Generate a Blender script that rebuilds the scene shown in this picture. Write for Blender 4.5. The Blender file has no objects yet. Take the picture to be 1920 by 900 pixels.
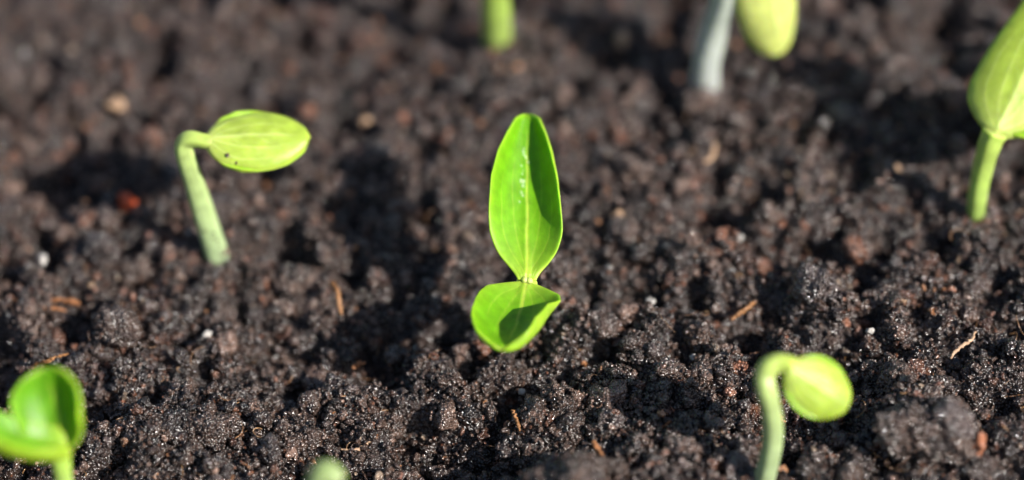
import bpy, bmesh, math, random
import numpy as np
from mathutils import Vector, Matrix

# ------------------------------------------------------------------ camera
# all modelling numbers are in centimetres, S turns them into metres
S = 0.01
sc = bpy.context.scene
PITCH = math.radians(45.0)
DIST = 47.2            # camera to the soil at the middle of the picture
FOCUS = 44.3
cam_pos = np.array([0.0, -DIST * math.cos(PITCH), DIST * math.sin(PITCH)])
fwd = np.array([0.0, math.cos(PITCH), -math.sin(PITCH)])
upv = np.array([0.0, math.sin(PITCH), math.cos(PITCH)])
rgt = np.array([1.0, 0.0, 0.0])
cd = bpy.data.cameras.new('camera')
cam = bpy.data.objects.new('camera', cd)
sc.collection.objects.link(cam)
cam.location = Vector(cam_pos * S)
cam.rotation_euler = (math.pi / 2 - PITCH, 0, 0)
cd.lens = 100; cd.sensor_width = 36
cd.clip_start = 0.005; cd.clip_end = 20
cd.dof.use_dof = True
cd.dof.focus_distance = FOCUS * S
cd.dof.aperture_fstop = 4.5
sc.camera = cam

# ------------------------------------------------------------------ light
SUN_DIR = Vector((0.70, -0.46, 0.64)).normalized()     # towards the sun
w = bpy.data.worlds.new("World"); sc.world = w; w.use_nodes = True
nt = w.node_tree
bg = nt.nodes['Background']
sky = nt.nodes.new('ShaderNodeTexSky'); sky.sky_type = 'NISHITA'; sky.sun_disc = False
sky.sun_elevation = math.asin(SUN_DIR.z)
sky.sun_rotation = math.atan2(SUN_DIR.x, SUN_DIR.y)
nt.links.new(sky.outputs[0], bg.inputs[0]); bg.inputs[1].default_value = 0.065
sl = bpy.data.lights.new('sun', 'SUN'); sl.energy = 4.8; sl.angle = math.radians(0.9)
sl.color = (1.0, 0.96, 0.90)
sun = bpy.data.objects.new('sun', sl); sc.collection.objects.link(sun)
sun.rotation_euler = SUN_DIR.to_track_quat('Z', 'Y').to_euler()
sc.view_settings.view_transform = 'Standard'; sc.view_settings.look = 'None'
sc.view_settings.exposure = 0.7; sc.view_settings.gamma = 1.0
try:
    sc.cycles.sample_clamp_indirect = 4.0
    sc.cycles.max_bounces = 10; sc.cycles.diffuse_bounces = 4; sc.cycles.glossy_bounces = 3
except Exception:
    pass

# ------------------------------------------------------------------ helpers
rng = np.random.default_rng(11)
C = sc.collection

def ray(px, py):
    k = 36.0 / 1920.0 / 100.0
    d = fwd + rgt * ((px - 960) * k) + upv * ((450 - py) * k)
    return d / np.linalg.norm(d)

def PZ(px, py, z):
    """point on the photograph's ray (px,py) at height z (cm)"""
    d = ray(px, py)
    return cam_pos + d * ((z - cam_pos[2]) / d[2])

def _lat(ix, iy, seed):
    n = (ix.astype(np.int64) * 374761393 + iy.astype(np.int64) * 668265263 + seed * 974711) & 0x7fffffff
    n = ((n ^ (n >> 13)) * 1274126177) & 0x7fffffff
    n = n ^ (n >> 16)
    return (n & 0xffff) / 32767.5 - 1.0

def vn(x, y, size, seed):
    x = np.asarray(x, float) / size; y = np.asarray(y, float) / size
    ix = np.floor(x); iy = np.floor(y); fx = x - ix; fy = y - iy
    fx = fx * fx * fx * (fx * (fx * 6 - 15) + 10); fy = fy * fy * fy * (fy * (fy * 6 - 15) + 10)
    a = _lat(ix, iy, seed); b = _lat(ix + 1, iy, seed); c = _lat(ix, iy + 1, seed); d = _lat(ix + 1, iy + 1, seed)
    return (a * (1 - fx) + b * fx) * (1 - fy) + (c * (1 - fx) + d * fx) * fy

# pits and mounds seen in the photograph: px, py, radius x, radius y, depth (cm)
RELIEF = [ (225, 445, .3, .35, -.6), (880, 300, .3, .3, -.35),
          (810, 870, .45, .4, -1.0), (1415, 640, .35, .6, -.8), (1290, 590, .4, .35, -.6),
          (1250, 700, .35, .3, -.5), (540, 345, .2, .2, -.4), (700, 170, .2, .2, -.4), (480, 150, .2, .2, -.4), (300, 90, .25, .2, -.5), (1240, 180, .2, .2, -.4), (1700, 130, .25, .2, -.5), (165, 745, .4, .5, -.8), (1000, 655, .35, .3, -.5),
          (1480, 800, .4, .5, -.7), (1850, 470, .3, .3, -.4), (1660, 480, .4, .35, -.5), (340, 700, .3, .3, -.4),
          (740, 800, .2, .35, -.6), (900, 590, .3, .4, -.5), (1240, 35, .5, .6, -.6), (80, 420, .35, .35, -.4),
          (1110, 640, .3, .3, .2), (1650, 640, .8, .6, .25), (580, 560, .8, .6, .45), (1740, 850, 1.2, .8, .9), (1090, 930, 1.0, .55, .8), (1750, 520, .9, .6, .25),
          (400, 800, 1.0, .6, .2), (700, 740, .8, .5, .15), (1010, 860, .6, .4, .35), (60, 560, .7, .5, .2), (1250, 900, .5, .4, .4)]
_rel = []
for (px, py, rx, ry, a) in RELIEF:
    p = PZ(px, py, 0); _rel.append((p[0], p[1], rx, ry, a))

def H0(x, y):
    x = np.asarray(x, float); y = np.asarray(y, float)
    h = 0.055 * np.clip(x, -3, 12) + 0.20 * vn(x, y, 3.1, 5) + 0.15 * vn(x, y, 1.5, 6)
    xw = x + .22 * vn(x, y, .7, 61) + .1 * vn(x, y, .3, 62); yw = y + .22 * vn(x, y, .7, 63) + .1 * vn(x, y, .3, 64)
    for (cx, cy, rx, ry, a) in _rel:
        h = h + (.75 * a if a < 0 else .6 * a) * np.exp(-((xw - cx) / rx) ** 2 - ((yw - cy) / ry) ** 2)
    return h

def HM(x, y):
    h = H0(x, y)
    r = vn(x, y, .7, 7) + .6 * vn(x, y, .38, 8)
    q = vn(x, y, .27, 11) + .5 * vn(x + 3, y - 5, .16, 12)
    return h + 0.34 * np.where(r < 0, r * 1.45, r * .5) + 0.15 * np.where(q < 0, q * 1.6, q * .55) + .05 + 0.05 * vn(x, y, .13, 9) + 0.03 * vn(x, y, .07, 10)

def G(px, py, dz=0.0):
    """soil point under the photograph's pixel"""
    z = 0.0
    for _ in range(40):
        p = PZ(px, py, z); z = 0.5 * z + 0.5 * float(H0(p[0], p[1]))
    p = PZ(px, py, z + dz)
    return p

def link(name, me, parent=None, mat=None):
    o = bpy.data.objects.new(name, me)
    C.objects.link(o)
    if mat: me.materials.append(mat)
    if parent is not None: o.parent = parent
    return o

def tag(o, label=None, cat=None, group=None, kind=None):
    if label: o['label'] = label
    if cat: o['category'] = cat
    if group: o['group'] = group
    if kind: o['kind'] = kind
    return o

def empty(name, loc):
    o = bpy.data.objects.new(name, None); C.objects.link(o)
    o.location = Vector(loc) * S; o.empty_display_size = 0.005
    return o

def np_mesh(name, V, F, attrs=None, origin=(0, 0, 0)):
    """V (n,3) cm, F (m,3|4) int; attrs {name: (n,4)}"""
    me = bpy.data.meshes.new(name)
    V = (np.asarray(V, float) - np.asarray(origin, float)) * S
    F = np.asarray(F, np.int32); k = F.shape[1]
    me.vertices.add(len(V)); me.vertices.foreach_set('co', V.astype(np.float32).ravel())
    me.loops.add(F.size); me.loops.foreach_set('vertex_index', F.ravel())
    me.polygons.add(len(F)); me.polygons.foreach_set('loop_start', np.arange(0, F.size, k, dtype=np.int32))
    me.polygons.foreach_set('use_smooth', np.ones(len(F), bool))
    me.update(calc_edges=True)
    for a, arr in (attrs or {}).items():
        at = me.attributes.new(a, 'FLOAT_COLOR', 'POINT')
        arr = np.asarray(arr, np.float32)
        if arr.shape[1] == 3: arr = np.hstack([arr, np.ones((len(arr), 1), np.float32)])
        at.data.foreach_set('color', arr.ravel())
    return me

def spline(pts, n):
    """Catmull-Rom through rows of pts"""
    P = np.asarray(pts, float)
    P = np.vstack([2 * P[0] - P[1], P, 2 * P[-1] - P[-2]])
    seg = len(P) - 3; out = []
    for t in np.linspace(0, seg, n):
        i = min(int(t), seg - 1); f = t - i
        a, b, c, d = P[i:i + 4]
        out.append(0.5 * ((2 * b) + (-a + c) * f + (2 * a - 5 * b + 4 * c - d) * f * f + (-a + 3 * b - 3 * c + d) * f ** 3))
    return np.array(out)

# ------------------------------------------------------------------ materials
def new_mat(name):
    m = bpy.data.materials.new(name); m.use_nodes = True
    nt = m.node_tree; return m, nt, nt.nodes['Principled BSDF'], nt.nodes, nt.links

def soil_material():
    m, nt, b, N, L = new_mat('moist_peat_soil')
    tc = N.new('ShaderNodeTexCoord')
    at = N.new('ShaderNodeAttribute'); at.attribute_name = 'tint'
    n1 = N.new('ShaderNodeTexNoise'); n1.inputs['Scale'].default_value = 900; n1.inputs['Detail'].default_value = 4
    n1.inputs['Roughness'].default_value = 0.65
    L.new(tc.outputs['Object'], n1.inputs['Vector'])
    r1 = N.new('ShaderNodeMapRange'); r1.inputs['From Min'].default_value = 0.3; r1.inputs['From Max'].default_value = 0.7
    r1.inputs['To Min'].default_value = 0.45; r1.inputs['To Max'].default_value = 1.6
    L.new(n1.outputs['Fac'], r1.inputs['Value'])
    mul = N.new('ShaderNodeVectorMath'); mul.operation = 'SCALE'
    L.new(at.outputs['Color'], mul.inputs[0]); L.new(r1.outputs['Result'], mul.inputs['Scale'])
    # reddish fibre flecks in the peat
    n2 = N.new('ShaderNodeTexNoise'); n2.inputs['Scale'].default_value = 420; n2.inputs['Detail'].default_value = 3
    L.new(tc.outputs['Object'], n2.inputs['Vector'])
    r2 = N.new('ShaderNodeMapRange'); r2.inputs['From Min'].default_value = 0.63; r2.inputs['From Max'].default_value = 0.75
    L.new(n2.outputs['Fac'], r2.inputs['Value'])
    mx = N.new('ShaderNodeMix'); mx.data_type = 'RGBA'; mx.inputs['B'].default_value = (0.11, 0.055, 0.035, 1)
    L.new(r2.outputs['Result'], mx.inputs['Factor']); L.new(mul.outputs[0], mx.inputs['A'])
    L.new(mx.outputs['Result'], b.inputs['Base Color'])
    # wetness
    n3 = N.new('ShaderNodeTexNoise'); n3.inputs['Scale'].default_value = 1500; n3.inputs['Detail'].default_value = 2
    L.new(tc.outputs['Object'], n3.inputs['Vector'])
    r3 = N.new('ShaderNodeMapRange'); r3.inputs['From Min'].default_value = 0.35; r3.inputs['From Max'].default_value = 0.65
    r3.inputs['To Min'].default_value = 0.10; r3.inputs['To Max'].default_value = 0.36
    L.new(n3.outputs['Fac'], r3.inputs['Value']); L.new(r3.outputs['Result'], b.inputs['Roughness'])
    b.inputs['Specular IOR Level'].default_value = 1.0
    b.inputs['Coat Weight'].default_value = 0.35; b.inputs['Coat Roughness'].default_value = 0.13
    # granules
    vo = N.new('ShaderNodeTexVoronoi'); vo.inputs['Scale'].default_value = 1900
    dn = N.new('ShaderNodeTexNoise'); dn.inputs['Scale'].default_value = 1300; L.new(tc.outputs['Object'], dn.inputs['Vector'])
    da = N.new('ShaderNodeVectorMath'); da.operation = 'MULTIPLY_ADD'; da.inputs[1].default_value = (.0007, .0007, .0007)
    L.new(dn.outputs['Color'], da.inputs[0]); L.new(tc.outputs['Object'], da.inputs[2])
    L.new(da.outputs[0], vo.inputs['Vector'])
    sq = N.new('ShaderNodeMath'); sq.operation = 'POWER'; sq.inputs[1].default_value = 2.0
    L.new(vo.outputs['Distance'], sq.inputs[0])
    bp = N.new('ShaderNodeBump'); bp.inputs['Strength'].default_value = 1.0; bp.inputs['Distance'].default_value = 0.00055
    bp.invert = True
    L.new(sq.outputs[0], bp.inputs['Height'])
    n4 = N.new('ShaderNodeTexNoise'); n4.inputs['Scale'].default_value = 4200; n4.inputs['Detail'].default_value = 3
    L.new(tc.outputs['Object'], n4.inputs['Vector'])
    bp2 = N.new('ShaderNodeBump'); bp2.inputs['Strength'].default_value = 0.8; bp2.inputs['Distance'].default_value = 0.00006
    L.new(n4.outputs['Fac'], bp2.inputs['Height']); L.new(bp.outputs[0], bp2.inputs['Normal'])
    L.new(bp2.outputs[0], b.inputs['Normal']); L.new(bp2.outputs[0], b.inputs['Coat Normal'])
    return m

def simple_material(name, col, rough=0.6, sub=0.0, scale=1500, var=0.35, bump=0.00008, spec=0.4):
    m, nt, b, N, L = new_mat(name)
    tc = N.new('ShaderNodeTexCoord')
    n1 = N.new('ShaderNodeTexNoise'); n1.inputs['Scale'].default_value = scale; n1.inputs['Detail'].default_value = 4
    L.new(tc.outputs['Object'], n1.inputs['Vector'])
    mx = N.new('ShaderNodeMix'); mx.data_type = 'RGBA'
    mx.inputs['A'].default_value = tuple(c * (1 - var) for c in col) + (1,)
    mx.inputs['B'].default_value = tuple(min(1, c * (1 + var)) for c in col) + (1,)
    r = N.new('ShaderNodeMapRange'); r.inputs['From Min'].default_value = .3; r.inputs['From Max'].default_value = .7
    L.new(n1.outputs['Fac'], r.inputs['Value']); L.new(r.outputs['Result'], mx.inputs['Factor'])
    L.new(mx.outputs['Result'], b.inputs['Base Color'])
    b.inputs['Roughness'].default_value = rough; b.inputs['Specular IOR Level'].default_value = spec
    if sub:
        b.inputs['Subsurface Weight'].default_value = sub
        b.inputs['Subsurface Radius'].default_value = (1, .8, .6); b.inputs['Subsurface Scale'].default_value = 0.0006
    bp = N.new('ShaderNodeBump'); bp.inputs['Strength'].default_value = 0.7; bp.inputs['Distance'].default_value = bump
    L.new(n1.outputs['Fac'], bp.inputs['Height']); L.new(bp.outputs[0], b.inputs['Normal'])
    return m

def plant_material(name, rough=0.34, sub=0.85, radius=(0.55, 1.0, 0.12), scale=0.0011, bump=0.00004, spec=0.45):
    """colour comes from the mesh attribute 'tint' (the tissue's own pigment: veins, margin, pale stem foot)"""
    m, nt, b, N, L = new_mat(name)
    tc = N.new('ShaderNodeTexCoord')
    at = N.new('ShaderNodeAttribute'); at.attribute_name = 'tint'
    n1 = N.new('ShaderNodeTexNoise'); n1.inputs['Scale'].default_value = 500; n1.inputs['Detail'].default_value = 5
    L.new(tc.outputs['Object'], n1.inputs['Vector'])
    r1 = N.new('ShaderNodeMapRange'); r1.inputs['From Min'].default_value = 0.3; r1.inputs['From Max'].default_value = 0.7
    r1.inputs['To Min'].default_value = 0.8; r1.inputs['To Max'].default_value = 1.12
    L.new(n1.outputs['Fac'], r1.inputs['Value'])
    mul = N.new('ShaderNodeVectorMath'); mul.operation = 'SCALE'
    L.new(at.outputs['Color'], mul.inputs[0]); L.new(r1.outputs['Result'], mul.inputs['Scale'])
    L.new(mul.outputs[0], b.inputs['Base Color'])
    b.inputs['Roughness'].default_value = rough; b.inputs['Specular IOR Level'].default_value = spec
    b.inputs['Subsurface Weight'].default_value = sub
    b.inputs['Subsurface Radius'].default_value = radius; b.inputs['Subsurface Scale'].default_value = scale
    n2 = N.new('ShaderNodeTexNoise'); n2.inputs['Scale'].default_value = 3500; n2.inputs['Detail'].default_value = 3
    L.new(tc.outputs['Object'], n2.inputs['Vector'])
    ad = N.new('ShaderNodeMath'); ad.operation = 'MULTIPLY_ADD'; ad.inputs[1].default_value = 2.0
    L.new(n1.outputs['Fac'], ad.inputs[0]); L.new(n2.outputs['Fac'], ad.inputs[2])
    bp = N.new('ShaderNodeBump'); bp.inputs['Strength'].default_value = 0.6; bp.inputs['Distance'].default_value = bump
    L.new(ad.outputs[0], bp.inputs['Height']); L.new(bp.outputs[0], b.inputs['Normal'])
    return m

M_SOIL = soil_material()
M_LEAF = plant_material('cotyledon_tissue', rough=0.42, spec=0.32)
M_STEM = plant_material('stem_tissue', rough=0.42, sub=0.9, radius=(0.9, 1.0, 0.5), scale=0.0016)
M_PERL = simple_material('white_perlite', (0.42, 0.39, 0.36), 0.75, 0.3)
M_GRIT = simple_material('tan_grit', (0.42, 0.27, 0.17), 0.5)
M_FIBRE = simple_material('peat_fibre', (0.26, 0.12, 0.045), 0.5)
M_WOOD = simple_material('orange_wood', (0.30, 0.125, 0.05), 0.6)
M_RED = simple_material('red_pellet', (0.55, 0.09, 0.03), 0.3)

# ------------------------------------------------------------------ soil
def ico(sub):
    bm = bmesh.new(); bmesh.ops.create_icosphere(bm, subdivisions=sub, radius=1.0)
    V = np.array([v.co[:] for v in bm.verts]); F = np.array([[v.index for v in f.verts] for f in bm.faces]); bm.free()
    return V, F

def clod_template(sub, seed, rough=0.3, cells=120, cellamp=0.13):
    r = np.random.default_rng(seed)
    V, F = ico(sub); V = V.copy()
    rad = np.ones(len(V))
    for f, a in ((1.6, rough), (3.2, rough * .55), (6.5, rough * .3)):
        for _ in range(5):
            d = r.normal(size=3); d /= np.linalg.norm(d)
            rad += a / 2.2 * np.sin(V @ d * f * r.uniform(.8, 1.3) * 1.6 + r.uniform(0, 6.28))
    if cells:
        c = r.normal(size=(cells, 3)); c /= np.linalg.norm(c, axis=1)[:, None]
        cr = r.uniform(.5, 1.0, cells)
        D = np.sqrt(np.maximum(0, 2 - 2 * V @ c.T)); R = 2.6 / math.sqrt(cells) * cr
        hgt = np.sqrt(np.maximum(0, 1 - (D / R) ** 2)) * (0.5 + cr)
        rad += cellamp * (hgt.max(axis=1) - .6)
    sc_ = r.uniform(.75, 1.15, 3)
    return V * np.maximum(rad, .35)[:, None] * sc_, F

def rand_rot(n):
    q = rng.normal(size=(n, 4)); q /= np.linalg.norm(q, axis=1)[:, None]
    a, b, c, d = q.T
    return np.stack([1 - 2 * (c * c + d * d), 2 * (b * c - a * d), 2 * (b * d + a * c),
                     2 * (b * c + a * d), 1 - 2 * (b * b + d * d), 2 * (c * d - a * b),
                     2 * (b * d - a * c), 2 * (c * d + a * b), 1 - 2 * (b * b + c * c)], 1).reshape(n, 3, 3)

def soil_tint(n, vary=1.0):
    base = np.array([0.057, 0.0348, 0.0262]) * np.exp(rng.normal(-.06, .5 * vary, (n, 1)))
    red = rng.random((n, 1)) < .15
    base = np.where(red, base * np.array([1.7, 1.15, .85]), base)
    blue = rng.random((n, 1)) < .18
    base = np.where(blue, base * np.array([.85, .98, 1.15]), base)
    return base

XR, YR = (-13.5, 13.5), (-9.5, 11.5)
seed_bases = []

def scatter(n, templates, r0, r1, power=1.6, lift=(-.25, .45), tints=None, pos=None, xr=XR, yr=YR):
    u = rng.random(n)
    r = r0 + (r1 - r0) * u ** power
    if pos is None:
        x = rng.uniform(*xr, n); y = rng.uniform(*yr, n)
        z = HM(x, y) + r * rng.uniform(*lift, n)
        P = np.stack([x, y, z], 1)
    else:
        P = pos
    T = soil_tint(n) if tints is None else tints
    return P, r, T, templates

def bake(groups):
    Vs, Fs, Ts = [], [], []; off = 0
    for (P, r, T, tem) in groups:
        n = len(P); which = rng.integers(0, len(tem), n); R = rand_rot(n)
        for k, (tv, tf) in enumerate(tem):
            idx = np.nonzero(which == k)[0]
            if not len(idx): continue
            V = np.einsum('nij,vj->nvi', R[idx], tv) * r[idx, None, None] + P[idx, None, :]
            m_, nv = len(idx), len(tv)
            F = (tf[None] + (np.arange(m_) * nv)[:, None, None]).reshape(-1, 3) + off
            Vs.append(V.reshape(-1, 3)); Fs.append(F); Ts.append(np.repeat(T[idx], nv, axis=0)); off += m_ * nv
    return np.vstack(Vs), np.vstack(Fs), np.vstack(Ts)

# the sheet of soil: fine in the middle, coarse out to the edge
def axis(lo, hi, step, far):
    mid = np.arange(lo, hi + 1e-6, step)
    k = np.cumsum(step * 1.12 ** np.arange(1, 48)); k = k[k < far]
    return np.concatenate([lo - k[::-1], mid, hi + k])
gx = axis(-12, 12, .035, 70); gy = axis(-8, 10, .035, 70)
X, Y = np.meshgrid(gx, gy)
Z = HM(X, Y) - 0.06
ny, nx = X.shape
idx = np.arange(nx * ny).reshape(ny, nx)
Fq = np.stack([idx[:-1, :-1], idx[:-1, 1:], idx[1:, 1:], idx[1:, :-1]], -1).reshape(-1, 4)
tn = (0.030 + 0.012 * vn(X, Y, .4, 21) + 0.006 * vn(X, Y, .11, 22)).ravel()[:, None] * np.array([1.15, .8, .7])
me = np_mesh('soil', np.stack([X, Y, Z], -1).reshape(-1, 3), Fq, {'tint': tn})
tag(link('soil', me, mat=M_SOIL), kind='structure')

T_HI = [clod_template(5, 100 + i, .30, 900, .075) for i in range(4)]
T_BIG = [clod_template(4, 120 + i, .32, 330, .12) for i in range(7)]
T_MID = [clod_template(3, 140 + i, .34, 90, .18) for i in range(12)]
T_LOW = [clod_template(2, 170 + i, .36, 28, .22) for i in range(12)]
T_GRN = [clod_template(1, 200 + i, .30, 0, 0) for i in range(12)]

big = scatter(240, T_BIG, .20, .38, 2.2, (-.5, .15))
mid = scatter(2600, T_MID, .08, .19, 1.8, (-.35, .5))
low = scatter(19000, T_LOW, .04, .09, 1.6, (-.2, 1.0))
lo2 = scatter(65000, T_GRN, .02, .05, 1.4, (-.2, 1.4))
grn = scatter(70000, T_GRN, .011, .026, 1.4, (-.2, 2.0))
# crumbs pushed up round the foot of every seedling
heap = []
for (fx, fy) in ((412, 498), (965, 632), (932, 92), (1322, 180), (1828, 418), (1424, 925), (128, 1050), (600, 1130)):
    p = G(fx, fy); nn_ = 260
    a_ = rng.uniform(0, 2 * np.pi, nn_); q_ = .13 + .34 * rng.random(nn_) ** 1.3
    hx = p[0] + q_ * np.cos(a_); hy = p[1] + q_ * np.sin(a_)
    heap.append(np.stack([hx, hy, float(p[2]) + .02 + (.10 - .25 * (q_ - .13)) * rng.random(nn_)], 1))
heap = np.vstack(heap); hn = len(heap)
hp = (heap, .02 + .05 * rng.random(hn) ** 1.5, soil_tint(hn), T_LOW)
# granules sitting on the clods
def on_clods(src, n, r0, r1):
    P, r, T, _ = src
    k = rng.choice(len(P), n, p=(r ** 2) / (r ** 2).sum())
    d = rng.normal(size=(n, 3)); d[:, 2] = np.abs(d[:, 2]); d /= np.linalg.norm(d, axis=1)[:, None]
    pos = P[k] + d * (r[k] * rng.uniform(.85, 1.12, n))[:, None]
    tt = T[k] * np.exp(rng.normal(0, .45, (n, 1)))
    return pos, r0 + (r1 - r0) * rng.random(n) ** 1.6, tt
g1p, g1r, g1t = on_clods(big, 16000, .016, .05); g2p, g2r, g2t = on_clods(mid, 45000, .012, .036); g3p, g3r, g3t = on_clods(low, 30000, .010, .022)
groups = [hp, big, mid, low, lo2, grn, (g1p, g1r, g1t, T_GRN), (g2p, g2r, g2t, T_GRN), (g3p, g3r, g3t, T_GRN)]
V, F, T = bake(groups)
me = np_mesh('soil_crumbs', V, F, {'tint': T})
tag(link('soil_crumbs', me, mat=M_SOIL), 'dark moist peat crumbs and granules covering the whole bed', 'soil crumbs', kind='stuff')
# bits of bark, grit and light mineral mixed into the crumbs
n = 1500
tb = np.array([[.20, .085, .035], [.28, .13, .06], [.15, .07, .05], [.24, .17, .12]])[rng.integers(0, 4, n)] * np.exp(rng.normal(0, .35, (n, 1)))
grit = scatter(n, T_LOW, .02, .075, 2.4, (.3, 1.8), tints=tb)
V, F, T = bake([grit])
me = np_mesh('soil_grit', V, F, {'tint': T})
tag(link('soil_grit', me, mat=M_SOIL), 'tiny brown and tan bits of bark mixed through the peat', 'grit', kind='stuff')

# ------------------------------------------------------------------ tubes
def tube(P, R, sides=20, cap=True, flat=1.0):
    P = np.asarray(P, float); n = len(P)
    t = np.gradient(P, axis=0); t /= np.linalg.norm(t, axis=1)[:, None]
    u = np.cross(t[0], [0.3, 1, .1]); u /= np.linalg.norm(u)
    V = []; a = np.linspace(0, 2 * np.pi, sides, endpoint=False)
    for i in range(n):
        u = u - t[i] * np.dot(u, t[i]); u /= np.linalg.norm(u); v = np.cross(t[i], u)
        V.append(P[i] + R[i] * (np.cos(a)[:, None] * u + flat * np.sin(a)[:, None] * v))
    V = np.vstack(V); F = []
    for i in range(n - 1):
        for k in range(sides):
            k2 = (k + 1) % sides
            F.append((i * sides + k, i * sides + k2, (i + 1) * sides + k2, (i + 1) * sides + k))
    F = np.array(F)
    if cap:   # close both ends with collapsing rings
        V = np.vstack([V, P[0], P[-1]]); c0, c1 = len(V) - 2, len(V) - 1
        ex = [(c0, (k + 1) % sides, k, k) for k in range(sides)] + [(c1, (n - 1) * sides + k, (n - 1) * sides + (k + 1) % sides, (n - 1) * sides + (k + 1) % sides) for k in range(sides)]
        return V, F, ex
    return V, F, []

def tube_mesh(name, P, R, col=None, origin=(0, 0, 0), sides=20, flat=1.0, wob=0.0):
    V, F, ex = tube(P, R, sides, True, flat)
    if wob:
        V = V + rng.normal(0, wob, V.shape)
    F3 = np.vstack([F[:, [0, 1, 2]], F[:, [0, 2, 3]]] + ([np.array(ex)[:, :3]] if ex else []))
    at = None
    if col is not None:
        c = np.repeat(np.asarray(col), sides, axis=0); c = np.vstack([c, c[0], c[-1]]); at = {'tint': c}
    return np_mesh(name, V, F3, at, origin)

# loose fibres
def fibre_pts(p, L, seed, n=10, up=.25):
    r = np.random.default_rng(seed); a = r.uniform(0, 6.28); cv = r.normal(0, 2.2)
    pts = [np.array(p, float)]
    el = r.uniform(-.2, .5) * up * 3
    for i in range(n - 1):
        a += cv / n + r.normal(0, .12); el += r.normal(-.06, .12)
        pts.append(pts[-1] + L / n * np.array([math.cos(a) * math.cos(el), math.sin(a) * math.cos(el), math.sin(el)]))
    return np.array(pts)
Vs, Fs, Ts = [], [], []; off = 0
for i in range(900):
    x = rng.uniform(-11, 11); y = rng.uniform(-7, 9); L = .12 + .6 * rng.random() ** 2
    P = fibre_pts((x, y, float(HM(x, y)) + .12), L, 900 + i)
    R = rng.uniform(.004, .012) * np.sin(np.linspace(.35, 2.9, len(P))) ** .5
    V, F, ex = tube(P, R, 6); F3 = np.vstack([F[:, [0, 1, 2]], F[:, [0, 2, 3]], np.array(ex)[:, :3]])
    c = np.array([[.22, .11, .05], [.12, .06, .035], [.32, .17, .07]])[rng.integers(0, 3)]
    Vs.append(V); Fs.append(F3 + off); Ts.append(np.tile(c, (len(V), 1))); off += len(V)
me = np_mesh('peat_fibres', np.vstack(Vs), np.vstack(Fs), {'tint': np.vstack(Ts)})
tag(link('peat_fibres', me, mat=M_SOIL), 'fine brown root fibres tangled all through the peat', 'fibres', kind='stuff')

# ------------------------------------------------------------------ seedlings
def mixc(a, b, f):
    f = np.asarray(f)[..., None]; return np.asarray(a) * (1 - f) + np.asarray(b) * f

GREEN = dict(top=(.125, .335, .002), back=(.27, .43, .03), vein=(.48, .60, .07), rim=(.28, .48, .015), vtop=.85, vback=.5, side=.26)
DEEP = dict(GREEN, top=(.105, .29, .003), back=(.25, .38, .015), rim=(.22, .42, .015))
PALE = dict(top=(.22, .46, .01), back=(.34, .455, .055), vein=(.52, .60, .18), rim=(.34, .52, .03), vtop=.7, vback=.85, side=.7)
WHITE = dict(top=(.40, .60, .06), back=(.56, .62, .17), vein=(.62, .66, .30), rim=(.44, .56, .08), vtop=.5, vback=.4, side=.5)

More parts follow.
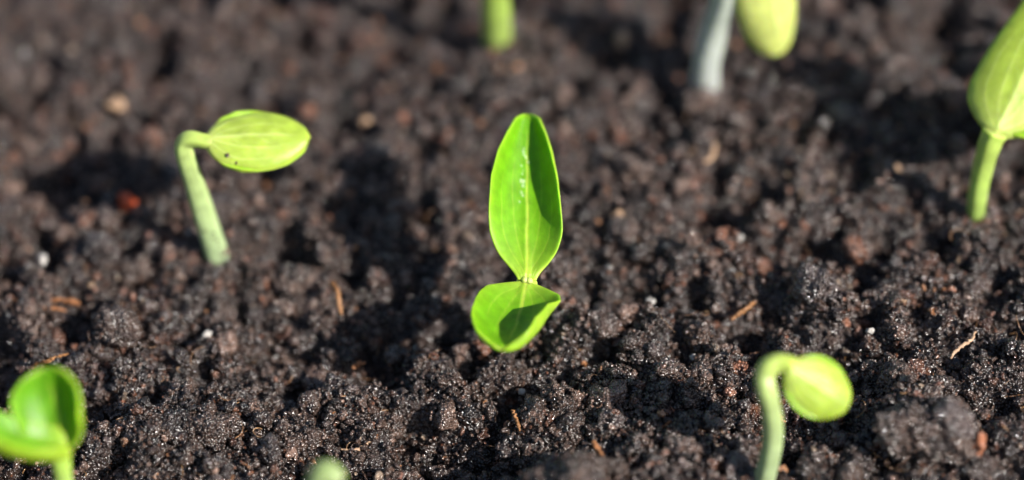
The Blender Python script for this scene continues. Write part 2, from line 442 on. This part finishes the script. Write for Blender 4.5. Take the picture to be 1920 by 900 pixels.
def cotyledon(parent, org, P0, P1, Nrm, prof, phi, bend=0.3, thick=.10, pal=GREEN, nu=110, nv=72, twist=0.0, groove=.012, name='cotyledon', skew=0.0, spots=None):
    """prof: [(u, half width cm)], phi: [(u, cup angle left, right)] radians; P0 base, P1 tip, Nrm the inner face"""
    P0 = np.asarray(P0, float); P1 = np.asarray(P1, float)
    u = 0.5 - 0.5 * np.cos(np.linspace(0, np.pi, nu)); u = .55 * u + .45 * np.linspace(0, 1, nu)
    v = np.sin(np.linspace(-np.pi / 2, np.pi / 2, nv)); v = .6 * v + .4 * np.linspace(-1, 1, nv)
    pu = [p[0] for p in prof]; pw = [p[1] for p in prof]
    # smooth the profile
    uu = np.linspace(0, 1, 400); ww = np.interp(uu, pu, pw)
    k = np.hanning(41); k /= k.sum(); pad = np.concatenate([-ww[20:0:-1] + 2 * ww[0], ww, -ww[-2:-22:-1] + 2 * ww[-1]])
    ww = np.convolve(pad, k, 'valid')
    ww = ww * np.sqrt(np.clip((1 - uu) / .055, 0, 1)) ** .9
    W = np.maximum(np.interp(u, uu, ww), .012)
    fl = np.interp(u, [p[0] for p in phi], [p[1] for p in phi]); fr = np.interp(u, [p[0] for p in phi], [p[2] for p in phi])
    # local centre line
    th = bend * u; du = np.gradient(u)
    cx = np.cumsum(np.cos(th) * du); cz = np.cumsum(np.sin(th) * du); cx -= cx[0]; cz -= cz[0]
    ch = np.hypot(cx[-1], cz[-1]); L = np.linalg.norm(P1 - P0) / ch; a0 = math.atan2(cz[-1], cx[-1])
    A = (P1 - P0) / np.linalg.norm(P1 - P0); Nn = np.asarray(Nrm, float); Nn = Nn - A * np.dot(A, Nn); Nn /= np.linalg.norm(Nn)
    B = np.cross(Nn, A)   # to the leaf's left
    ca, sa = math.cos(-a0), math.sin(-a0)
    def place(x, y, z):
        xr = x * ca - z * sa; zr = x * sa + z * ca
        return P0 + xr[..., None] * A + y[..., None] * B + zr[..., None] * Nn
    U, Vv = np.meshgrid(u, v, indexing='ij')
    ph = np.where(Vv > 0, fl[:, None], fr[:, None]) + 1e-3
    R = W[:, None] / ph; ang = np.abs(Vv) * ph
    ly = np.sign(Vv) * R * np.sin(ang); lz = R * (1 - np.cos(ang))
    tang = th[:, None] + 0 * U
    X_ = L * cx[:, None] - lz * np.sin(tang); Z_ = L * cz[:, None] + lz * np.cos(tang)
    ly = ly + skew * np.sin(np.pi * U)
    if twist:
        tw = twist * U; c_, s_ = np.cos(tw), np.sin(tw); zc = Z_ - L * cz[:, None]
        ly, zc = ly * c_ - zc * s_, ly * s_ + zc * c_; Z_ = L * cz[:, None] + zc
    mid_ = place(X_, ly, Z_)
    # small undulations
    mid_ = mid_ + Nn * (0.007 * vn(U * 5 + P0[0] * 7, Vv * 2.5, 1, 31) + .0015 * vn(U * 22, Vv * 9, 1, 32))[..., None]
    # normals
    dU = np.gradient(mid_, axis=0); dV = np.gradient(mid_, axis=1)
    nn = np.cross(dU, dV); nn /= np.linalg.norm(nn, axis=2)[..., None] + 1e-9
    if np.sum(nn[nu // 2, nv // 2] * Nn) < 0: nn = -nn
    # veins: midrib plus palmate side veins and small branches
    s = Vv * W[:, None]
    wob = .012 * vn(U * 14, Vv * 0 + 3, 1, 41)
    def line(dist, wd): return np.exp(-(dist / wd) ** 2)
    mk = line(s + wob, .030 * (1.15 - U * .9)) * np.clip((.93 - U) / .25, 0, 1)
    for (c1, st, pw_, en) in ((.36, .02, .75, .80), (.66, .0, .62, .62)):
        t = np.clip((U - st) / (en - st), 0, 1)
        for sg in (-1, 1):
            vc = sg * c1 * np.sin(np.pi * np.clip(t, 0, 1) ** pw_ * .62) ** .9 * (1 + .04 * vn(U * 10, Vv * 0 + sg * 5, 1, 42))
            mk = np.maximum(mk, pal['side'] * line((Vv - vc) * W[:, None], .016 * (1.1 - .5 * t)) * np.clip((1 - t) / .3, 0, 1) * (t > 0))
    for (st, sg) in ((.20, 1), (.30, -1), (.46, 1), (.56, -1)):
        t = (U - st) / .28; vc = sg * t * .55
        mk = np.maximum(mk, .6 * pal['side'] * line((Vv - vc) * W[:, None], .016) * ((t > 0) & (t < 1)) * np.clip(1 - t, 0, 1))
    edge = np.maximum(np.abs(Vv) ** 10, np.clip((U - .94) / .06, 0, 1) ** 2)
    endt = np.clip(U / .03, .3, 1) * np.sqrt(np.clip((1 - U) / .03, 0.0, 1))
    T_ = thick * .5 * np.sqrt(np.clip(1 - np.abs(Vv) ** 3.2, 0, 1)) * (.55 + .45 * endt) * np.clip(W[:, None] / .18, .25, 1) * (1 + .5 * np.exp(-(s / .09) ** 2) * (1 - U))
    top = mid_ + nn * (T_ - groove * mk * (1 - edge))[..., None]
    bot = mid_ - nn * (T_ + groove * .8 * mk * (1 - edge))[..., None]
    col_t = mixc(mixc(pal['top'], pal['vein'], mk * pal['vtop']), pal['rim'], edge * .8)
    basef = np.exp(-U / .07) * .45 + np.exp(-U / .22) * .25
    col_t = mixc(col_t, pal['vein'], basef)
    col_b = mixc(mixc(pal['back'], pal['vein'], mk * pal['vback']), pal['rim'], edge * .5)
    col_b = mixc(col_b, pal['vein'], basef)
    if spots is not None:
        for (su, sv, sr) in spots:
            d = np.hypot((U - su) * L, (Vv - sv) * W[:, None]); col_t = mixc(col_t, (.75, .85, .6), np.exp(-(d / sr) ** 2) * .5)
    Va = np.concatenate([top.reshape(-1, 3), bot.reshape(-1, 3)]); Ca = np.concatenate([col_t.reshape(-1, 3), col_b.reshape(-1, 3)])
    I = np.arange(nu * nv).reshape(nu, nv); q = lambda a, b, c, d: np.stack([a, b, c, d], -1).reshape(-1, 4)
    Ft = q(I[:-1, :-1], I[1:, :-1], I[1:, 1:], I[:-1, 1:]); J = I + nu * nv; Fb = q(J[:-1, :-1], J[:-1, 1:], J[1:, 1:], J[1:, :-1])
    s1 = q(I[:-1, 0], J[:-1, 0], J[1:, 0], I[1:, 0]); s2 = q(I[:-1, -1], I[1:, -1], J[1:, -1], J[:-1, -1])
    s3 = q(I[0, :-1], I[0, 1:], J[0, 1:], J[0, :-1]); s4 = q(I[-1, :-1], J[-1, :-1], J[-1, 1:], I[-1, 1:])
    Fa = np.vstack([Ft, Fb, s1, s2, s3, s4])
    me = np_mesh(name, Va, Fa, {'tint': Ca}, org)
    bm = bmesh.new(); bm.from_mesh(me); bmesh.ops.remove_doubles(bm, verts=bm.verts, dist=1e-7)
    bmesh.ops.recalc_face_normals(bm, faces=bm.faces); bm.to_mesh(me); bm.free()
    o = link(name, me, parent, M_LEAF)
    return o, mid_, nn

def stem(parent, org, pts, rad, c0, c1, n=90, sides=36, cpow=1.0, flat=1.0):
    Q = spline([list(p) + [r] for p, r in zip(pts, rad)], n)
    ker = np.hanning(15); ker /= ker.sum()
    for _ in range(2):
        pad = np.vstack([2 * Q[0] - Q[7:0:-1], Q, 2 * Q[-1] - Q[-2:-9:-1]])
        Q = np.stack([np.convolve(pad[:, k], ker, 'valid') for k in range(4)], 1)
    P, R = Q[:, :3], Q[:, 3]
    t = np.linspace(0, 1, n); col = mixc(c0, c1, t ** cpow)
    V, F, ex = tube(P, R, sides, True, flat)
    # faint lengthwise ridges
    a = np.linspace(0, 2 * np.pi, sides, endpoint=False); rid = 1 + .035 * np.cos(4 * a + .4) + .015 * np.cos(9 * a)
    for i in range(n):
        c = P[i]; V[i * sides:(i + 1) * sides] = c + (V[i * sides:(i + 1) * sides] - c) * (rid * (1 + .02 * math.sin(i * .31)))[:, None]
    F3 = np.vstack([F, np.array(ex)]) if False else np.vstack([F[:, [0, 1, 2]], F[:, [0, 2, 3]], np.array(ex)[:, :3]])
    cc = np.repeat(col, sides, axis=0) * (1 + .06 * np.tile(np.cos(4 * a), n))[:, None]; cc = np.vstack([cc, cc[0], cc[-1]])
    me = np_mesh('stem', V, F3, {'tint': np.clip(cc, 0, 1)}, org)
    return link('stem', me, parent, M_STEM)

def specks(parent, org, places, name='dirt_speck'):
    for (p, r) in places:
        tv, tf = T_LOW[rng.integers(0, 12)]
        V = tv * r + p
        me = np_mesh(name, V, tf, {'tint': np.tile([.06, .035, .02], (len(V), 1))}, org)
        link(name, me, parent, M_SOIL)

GRP = 'young seedlings sprouting from the soil'
FOOT = (.38, .45, .24); NECK = (.43, .55, .10); GNECK = (.40, .56, .08)

def seedling(basept, label):
    t = empty('seedling', basept); tag(t, label, 'seedling', GRP); return t

LEAFPROF = lambda w: [(0, .10 * w + .06), (.06, .40 * w), (.16, .78 * w), (.30, .98 * w), (.42, w), (.60, .90 * w), (.78, .68 * w), (.90, .46 * w), (.97, .34 * w), (1, .30 * w)]
OVAL = lambda w: [(0, .22 * w), (.05, .50 * w), (.14, .78 * w), (.30, .97 * w), (.45, w), (.62, .93 * w), (.78, .74 * w), (.90, .48 * w), (.97, .24 * w), (1, .14 * w)]

ELL = lambda w: [(u_, w * max(.26 if u_ < .5 else .12, (1 - abs((u_ - .5) * 2) ** 2.3) ** .55)) for u_ in np.linspace(0, 1, 21)]

# A: left, hooked, leaves still closed, pointing right
b = G(412, 498, -.15); g = b[2] + .15
t = seedling(b, 'hooked seedling with closed pale leaves pointing right, left of centre')
pts = [b, PZ(400, 455, g + .42), PZ(382, 400, g + 1.0), PZ(362, 335, g + 1.75), PZ(346, 290, g + 2.3), PZ(345, 268, g + 2.52), PZ(358, 260, g + 2.62), PZ(380, 264, g + 2.62), PZ(396, 266, g + 2.6)]
stem(t, b, pts, [.20, .20, .19, .17, .155, .145, .135, .125, .115], (.33, .42, .24), NECK)
q0 = PZ(388, 264, g + 2.62); q1 = PZ(582, 256, g + 2.5)
towards = cam_pos - q0; towards /= np.linalg.norm(towards)
outw = towards * .8 + np.array([0, .25, .55])
o1, m1, n1 = cotyledon(t, b, q0, q1, -outw, OVAL(.60), [(0, .6, .6), (.3, .72, .72), (1, .4, .4)], bend=.35, thick=.10, pal=PALE)
q2 = q0 - outw / np.linalg.norm(outw) * .13; q3 = q1 - outw / np.linalg.norm(outw) * .16
cotyledon(t, b, q2, q3 + np.array([-.03, 0, 0]), outw, OVAL(.60), [(0, .5, .5), (.3, .6, .6), (1, .3, .3)], bend=.35, thick=.10, pal=PALE)
specks(t, b, [(m1[26, 52] - n1[26, 52] * .045, .035), (m1[34, 58] - n1[34, 58] * .045, .02)] + [(pts[0] + (pts[1] - pts[0]) * rng.uniform(.4, 1.8) + np.array([rng.uniform(-.13, .13), -.13, .1]), rng.uniform(.010, .022)) for _ in range(9)])

# B: centre, open
b = G(965, 632, -.1); g = b[2] + .1
nz = g + 1.55
t = seedling(b, 'open bright green seedling standing upright in the centre')
node = PZ(988, 528, nz)
stem(t, b, [b, PZ(972, 606, g + .4), PZ(983, 568, g + 1.0), PZ(988, 530, nz + .0)], [.15, .15, .15, .16], FOOT, GNECK)
for k, (dx, dy, dz) in enumerate(((-.035, .0, .035), (.04, -.015, .03))):
    tv, tf = ico(2); V = tv * np.array([.055, .06, .06]) + node + np.array([dx, dy, dz])
    link('bud', np_mesh('bud', V, tf, {'tint': np.tile([.50, .58, .16], (len(V), 1))}, b), t, M_STEM)
tip = PZ(989, 214, nz + 1.05)
PB = [(0, .15), (.04, .20), (.08, .34), (.145, .52), (.24, .67), (.35, .74), (.56, .76), (.72, .67), (.85, .49), (.94, .32), (1, .2)]
rs = np.random.default_rng(3)
spots = [(.60 + rs.normal(0, .05), .12 + rs.normal(0, .06), rs.uniform(.012, .025)) for _ in range(14)] + [(.74 + rs.normal(0, .03), .08 + rs.normal(0, .04), .015) for _ in range(6)]
cotyledon(t, b, node + np.array([0, .02, 0]), tip, (.10, -.55, 1), PB, [(0, .4, .5), (.15, .6, .9), (.35, .95, 1.5), (.56, 1.15, 1.8), (.72, 1.3, 1.95), (.9, 1.5, 1.95), (1, 1.5, 1.8)], bend=.12, thick=.11, pal=GREEN, spots=spots, nu=150, nv=96)
tip2 = PZ(940, 655, nz + .42)
cotyledon(t, b, node + np.array([0, -.03, -.02]), tip2, (.0, -.1, 1), [(0, .16), (.05, .36), (.14, .62), (.28, .74), (.45, .79), (.62, .79), (.78, .73), (.90, .60), (.97, .48), (1, .40)],
          [(0, .5, .3), (.25, 1.0, .7), (.5, 1.7, .95), (.8, 1.85, 1.0), (1, 1.5, .9)], bend=.8, skew=.04, thick=.11, pal=GREEN)

# C: top, only its stem is in the picture
b = G(932, 92, -.2); g = b[2] + .2
t = seedling(b, 'blurred thick green stem cut by the top edge, above the centre seedling')
node = PZ(928, -95, g + 2.5)
stem(t, b, [b, PZ(931, 50, g + .55), PZ(929, -10, g + 1.4), node], [.25, .25, .24, .21], (.36, .46, .13), (.32, .46, .07))
cotyledon(t, b, node, PZ(1000, -330, g + 3.6), (.1, -.5, 1), OVAL(.65), [(0, .4, .4), (1, .9, .9)], bend=.3, pal=GREEN, nu=60, nv=40)
cotyledon(t, b, node, PZ(850, -170, g + 3.3), (-.1, .2, 1), OVAL(.65), [(0, .4, .4), (1, .9, .9)], bend=.5, pal=GREEN, nu=60, nv=40)

# D: top right, white stem and hanging pale leaf
b = G(1322, 180, -.2); g = b[2] + .2
t = seedling(b, 'blurred seedling with white stem and hanging pale yellow leaf at the top edge')
pts = [b, PZ(1324, 120, g + .7), PZ(1340, 55, g + 1.5), PZ(1362, -10, g + 2.4), PZ(1385, -70, g + 3.1), PZ(1412, -92, g + 3.4), PZ(1432, -70, g + 3.3)]
stem(t, b, pts, [.235, .235, .225, .21, .19, .18, .16], (.50, .52, .50), (.42, .50, .36))
q0 = PZ(1424, -80, g + 3.3); q1 = PZ(1462, 100, g + 1.0)
outw = np.array([.25, -.75, .5])
BL = [(0, .2), (.05, .34), (.14, .48), (.3, .58), (.45, .62), (.62, .60), (.78, .53), (.9, .42), (.97, .32), (1, .25)]
cotyledon(t, b, q0, q1, -outw, BL, [(0, .7, .7), (1, .9, .9)], bend=.35, thick=.12, pal=WHITE)
cotyledon(t, b, q0 - outw * .14, q1 - outw * .16, outw, OVAL(.55), [(0, .6, .6), (1, .8, .8)], bend=.35, thick=.12, pal=WHITE)

# E: right edge
b = G(1828, 418, -.15); g = b[2] + .15
t = seedling(b, 'upright seedling at the right edge with veined leaf seen from its back')
node = PZ(1866, 248, g + 1.75)
stem(t, b, [b, PZ(1832, 375, g + .45), PZ(1842, 320, g + 1.0), PZ(1856, 270, g + 1.55), node], [.14, .15, .16, .18, .20], (.32, .45, .11), (.42, .54, .11))
outw = np.array([-.15, -.75, .5])
q1 = PZ(2010, -50, g + 3.6)
n0 = node + np.array([0, 0, -.02])
cotyledon(t, b, n0, q1, -outw, [(0, .22), (.05, .50), (.12, .71), (.22, .77), (.42, .72), (.6, .62), (.78, .52), (.9, .32), (1, .12)], [(0, .9, .9), (.2, .75, .75), (.6, .6, .6), (1, .5, .5)], bend=-.12, thick=.11, pal=PALE)
cotyledon(t, b, node + np.array([.1, .22, -.06]), PZ(2150, 150, g + 1.7), (-.3, -.2, 1), OVAL(.8), [(0, .3, .3), (1, .4, .4)], bend=.1, thick=.11, pal=GREEN)

# F: bottom right, hooked
b = G(1424, 925, -.15); g = b[2] + .15
t = seedling(b, 'hooked seedling with drooping pale leaf in the lower right')
pts = [b, PZ(1437, 885, g + .4), PZ(1449, 830, g + .95), PZ(1448, 775, g + 1.5), PZ(1438, 735, g + 1.95), PZ(1433, 706, g + 2.12), PZ(1442, 688, g + 2.25), PZ(1462, 679, g + 2.3), PZ(1488, 686, g + 2.28)]
stem(t, b, pts, [.155, .155, .15, .15, .15, .15, .148, .14, .12], (.32, .40, .23), (.48, .60, .10), cpow=1.3)
q0 = PZ(1478, 690, g + 2.28); q1 = PZ(1590, 764, g + 1.6)
outw = np.array([.15, -.6, .6])
o1, m1, n1 = cotyledon(t, b, q0, q1, -outw, ELL(.47), [(0, .6, .6), (.4, .7, .7), (1, .5, .5)], bend=.3, thick=.10, pal=PALE)
cotyledon(t, b, q0 - outw * .08, q1 - outw * .10 + np.array([-.06, .03, 0.02]), outw, ELL(.47), [(0, .5, .5), (1, .5, .5)], bend=.4, thick=.10, pal=PALE)
rs = np.random.default_rng(8)
sp = []
for k in range(12):
    f = rs.uniform(.02, .3); p = pts[0] + (np.array(pts[2]) - pts[0]) * f * 3
    sp.append((p + np.array([rs.uniform(-.11, .11), -.10, .08]), rs.uniform(.006, .014)))
specks(t, b, sp)

# G: bottom left, cupped open leaves
b = G(128, 1050, -.15); g = b[2] + .15
t = seedling(b, 'seedling with cupped bright green leaves in the lower left corner')
node = PZ(114, 846, g + 2.2)
stem(t, b, [b, PZ(126, 985, g + .7), PZ(121, 915, g + 1.45), PZ(115, 868, g + 2.0), node], [.13, .13, .13, .135, .15], FOOT, (.40, .62, .06))
q1 = PZ(88, 690, g + 3.2)
cotyledon(t, b, node + np.array([.05, .05, 0]), q1, (-.1, -1, .6), [(0, .18), (.06, .36), (.16, .54), (.32, .66), (.5, .71), (.68, .72), (.82, .66), (.93, .5), (1, .36)], [(0, 1.1, 1.4), (.4, 1.3, 1.7), (1, 1.1, 1.3)], bend=.5, thick=.12, pal=DEEP)
q1 = PZ(-70, 782, g + 3.3)
cotyledon(t, b, node + np.array([0.13, -.08, 0.08]), q1, (.25, .3, 1), [(0, .28), (.06, .42), (.16, .50), (.32, .52), (.5, .53), (.68, .52), (.82, .47), (.93, .5), (1, .35)], [(0, 1.5, 1.5), (.3, 1.45, 1.45), (1, 1.1, 1.1)], bend=1.15, thick=.12, pal=DEEP)

# H: bottom edge, only the top of its hook is in the picture
b = G(600, 1130, -.2); g = b[2] + .2
t = seedling(b, 'blurred pale green tip peeping over the bottom edge')
pts = [b, PZ(598, 1060, g + .9), PZ(596, 990, g + 1.7), PZ(595, 925, g + 2.4), PZ(600, 896, g + 2.65), PZ(616, 886, g + 2.75), PZ(632, 905, g + 2.65)]
stem(t, b, pts, [.15, .15, .16, .17, .18, .18, .15], (.28, .36, .19), (.31, .40, .15))
q0 = PZ(630, 935, g + 2.6); q1 = PZ(655, 1050, g + 1.8); outw = np.array([.2, -.5, .7])
cotyledon(t, b, q0, q1, -outw, OVAL(.42), [(0, .7, .7), (1, .8, .8)], bend=.4, pal=PALE, nu=60, nv=40)
cotyledon(t, b, q0 - outw * .13, q1 - outw * .15, outw, OVAL(.42), [(0, .6, .6), (1, .7, .7)], bend=.4, pal=PALE, nu=60, nv=40)

# ------------------------------------------------------------------ singled-out bits on the soil
def bit(name, px, py, r, mat, label, cat, group=None, dz=.05, stretch=(1, 1, 1), seed=1, tint=None, tem=None):
    p = G(px, py, dz + r * .5); tv, tf = clod_template(3, seed, .42, 40, .14) if tem is None else tem
    R = rand_rot(1)[0] if stretch == (1, 1, 1) else np.eye(3)
    V = (tv * np.array(stretch)) @ R.T * r
    at = {'tint': (tint if np.ndim(tint) == 2 else np.tile(tint, (len(V), 1)))} if tint is not None else None
    o = link(name, np_mesh(name, V, tf, at), mat=mat); o.location = Vector(p) * S
    tag(o, label, cat, group); return o

GG = 'white perlite grains on the soil'
for i, (px, py, r, lab) in enumerate([
    (80, 488, .10, 'white perlite grain at the left edge, below the red pellet'),
    (388, 628, .065, 'small white grain below the foot of the left hooked seedling'),
    (1220, 563, .05, 'tiny bright white grain just right of the centre seedling'),
    (1141, 503, .06, 'pale grain right of the centre seedling at mid leaf height'),
    (979, 735, .05, 'white grain on a dark clod below the centre seedling'),
    (44, 105, .11, 'blurred pale grey grain in the top left corner'),
    (1298, 671, .05, 'small pale grain left of the lower right hooked seedling'),
    (1630, 619, .05, 'cream grain above the leaf of the lower right seedling'),
    (282, 798, .035, 'tiny cream grain in a clod right of the lower left seedling'),
    (1385, 447, .07, 'pale pink grain right of the centre seedling, on open soil')]):
    bit('perlite_grain', px, py, r, M_PERL, lab, 'grain', GG, seed=300 + i)
GT = 'tan grit on the soil'
for i, (px, py, r, lab) in enumerate([
    (1165, 77, .13, 'round blurred beige grit between the two stems at the top'),
    (222, 195, .13, 'blurred tan grit up and left of the left hooked seedling'),
    (1155, 408, .08, 'small tan grit right of the tall centre leaf'),
    (688, 225, .09, 'blurred orange grit right of the closed pale leaf'),
    (1684, 322, .08, 'orange grit left of the right edge seedling'),
    (1860, 418, .09, 'orange grit at the foot of the right edge seedling'),
    (170, 535, .06, 'orange grit near the left edge under the white grain')]):
    bit('grit_grain', px, py, r, M_GRIT, lab, 'grit', GT, seed=330 + i)
bit('fertiliser_pellet', 240, 376, .16, M_RED, 'shiny red orange pellet lying left of the hooked seedling', 'pellet', seed=360)

def strip(name, pix, rad, mat, label, cat, group=None, flat=.4, dz=.15, lift=None):
    P = [G(px, py, dz + (lift[i] if lift else 0)) for i, (px, py) in enumerate(pix)]
    Q = spline(P, 26); Q = Q + rng.normal(0, .008, Q.shape); org = Q[0].copy()
    R = rad * np.clip(np.sin(np.linspace(.25, 2.95, 26)) ** .45, .3, 1) * (1 + rng.normal(0, .08, 26))
    o = link(name, tube_mesh(name, Q, R, None, org, 10, flat, wob=.003), mat=mat); o.location = Vector(org) * S
    tag(o, label, cat, group)
strip('bark_chip', [(95, 565), (120, 563), (148, 568)], .07, M_WOOD, 'orange bark chip near the left edge, upper of a pair', 'bark chip', 'bark chips on the soil')
strip('bark_chip', [(82, 580), (105, 578), (122, 582)], .055, M_WOOD, 'short orange bark chip near the left edge, lower of a pair', 'bark chip', 'bark chips on the soil')
strip('bark_chip', [(22, 568), (34, 564), (46, 567)], .05, M_WOOD, 'small tan chip at the left edge above the cupped seedling', 'bark chip', 'bark chips on the soil')
strip('bark_chip', [(1112, 828), (1122, 845), (1134, 862)], .06, M_WOOD, 'upright orange splinter at the bottom, below the centre seedling', 'bark chip', 'bark chips on the soil', dz=.3)
strip('bark_chip', [(1768, 560), (1770, 548), (1770, 540)], .035, M_WOOD, 'tiny orange chip on the soil in the right part', 'bark chip', 'bark chips on the soil')
strip('bark_chip', [(1240, 802), (1250, 797), (1260, 790)], .035, M_WOOD, 'short red brown splinter left of the lower right stem', 'bark chip', 'bark chips on the soil', dz=.2)
strip('bark_chip', [(660, 688), (672, 684), (684, 680)], .05, M_WOOD, 'brown chip left of and below the centre seedling', 'bark chip', 'bark chips on the soil')
bit('bark_chip', 1833, 838, .15, simple_material('brown_bark', (.33, .13, .07), .45), 'thick red brown bark piece in the lower right corner', 'bark chip', 'bark chips on the soil', dz=.25, seed=380, stretch=(.8, .5, 1.1))
GF = 'root fibres lying on the soil'
strip('root_fibre', [(62, 684), (85, 678), (105, 670), (128, 664)], .035, M_FIBRE, 'brown twig just above the lower left cupped leaf', 'fibre', GF, lift=[.1, .25, .3, .2])
strip('root_fibre', [(1782, 672), (1790, 662), (1805, 648), (1822, 636), (1830, 622)], .028, M_GRIT, 'curved tan fibre on the clods at right', 'fibre', GF, flat=1)
strip('root_fibre', [(1646, 566), (1670, 563), (1700, 565)], .028, M_GRIT, 'straight tan fibre above the lower right leaf', 'fibre', GF, flat=1)
strip('root_fibre', [(620, 528), (632, 545), (636, 570), (640, 590)], .04, M_FIBRE, 'curved brown fibre on the round clod left of centre', 'fibre', GF, flat=1, lift=[.35, .4, .3, .15])
strip('root_fibre', [(960, 768), (968, 785), (976, 808)], .026, M_FIBRE, 'short brown fibre hanging from a clod below the centre seedling', 'fibre', GF, flat=1, lift=[.2, .2, .1])
strip('root_fibre', [(1326, 250), (1338, 268), (1336, 292), (1322, 305)], .045, M_GRIT, 'blurred curved tan fibre under the white stemmed seedling', 'fibre', GF, flat=1)
strip('root_fibre', [(640, 842), (660, 846), (680, 838), (694, 828)], .03, M_GRIT, 'curved tan fibre above the pale tip at the bottom edge', 'fibre', GF, flat=1)
strip('root_fibre', [(1370, 600), (1390, 585), (1418, 565)], .045, M_FIBRE, 'thick brown fibre up and left of the lower right hook', 'fibre', GF, flat=.8)

GC = 'larger clods of peat'
for i, (px, py, r, dz, st, lab) in enumerate([
    (575, 560, .62, -.15, (1.1, .9, .8), 'large rounded soil clod left of the centre seedling'),
    (1745, 810, .74, .12, (1.15, .9, .8), 'large blurred soil clod standing near the lower right corner'),
    (1090, 905, .66, .3, (1.1, .8, .8), 'blurred soil clod at the bottom edge below the centre seedling'),
    (945, 712, .36, .05, (1.1, .9, .9), 'soil clod carrying a white grain below the centre seedling'),
    (1055, 760, .38, .1, (1, .9, 1.1), 'upright rough soil clod below and right of the centre seedling'),
    (1690, 560, .42, .0, (1.2, .9, .8), 'rough soil clod below the straight tan fibre at right'),
    (390, 800, .42, .0, (1.2, .9, .8), 'glinting soil clod right of the lower left seedling'),
    (700, 790, .42, -.05, (1.1, .9, .9), 'soil clod in the lower middle beside the black hollow')]):
    kn = 34
    cp = rng.normal(size=(kn, 3)); cp /= np.linalg.norm(cp, axis=1)[:, None]; cp *= (.15 + .72 * rng.random(kn))[:, None]; cp[:, 2] *= .75
    cr = .20 + .26 * rng.random(kn) ** 1.5
    ct = np.exp(rng.normal(0, .3, (kn, 1))) * np.array([[.057, .0348, .0262]])
    aV, aF, aT = bake([(cp, cr, ct, T_BIG)])
    kk = rng.choice(len(aV), 5200); ok = np.linalg.norm(aV[kk], axis=1) > .55; kk = kk[ok]; m_ = len(kk)
    gp = aV[kk] * (1 + rng.normal(0, .012, (m_, 1)))
    bV, bF, bT = bake([(gp, (.014 + .036 * rng.random(m_) ** 1.7) / r, aT[kk] * np.exp(rng.normal(0, .3, (m_, 1))), T_GRN)])
    tm = (np.vstack([aV, bV]), np.vstack([aF, bF + len(aV)])); tint_ = np.vstack([aT, bT])
    bit('soil_clod', px, py, r, M_SOIL, lab, 'soil clod', GC, dz=dz - r * .6, stretch=st, tint=tint_, tem=tm)
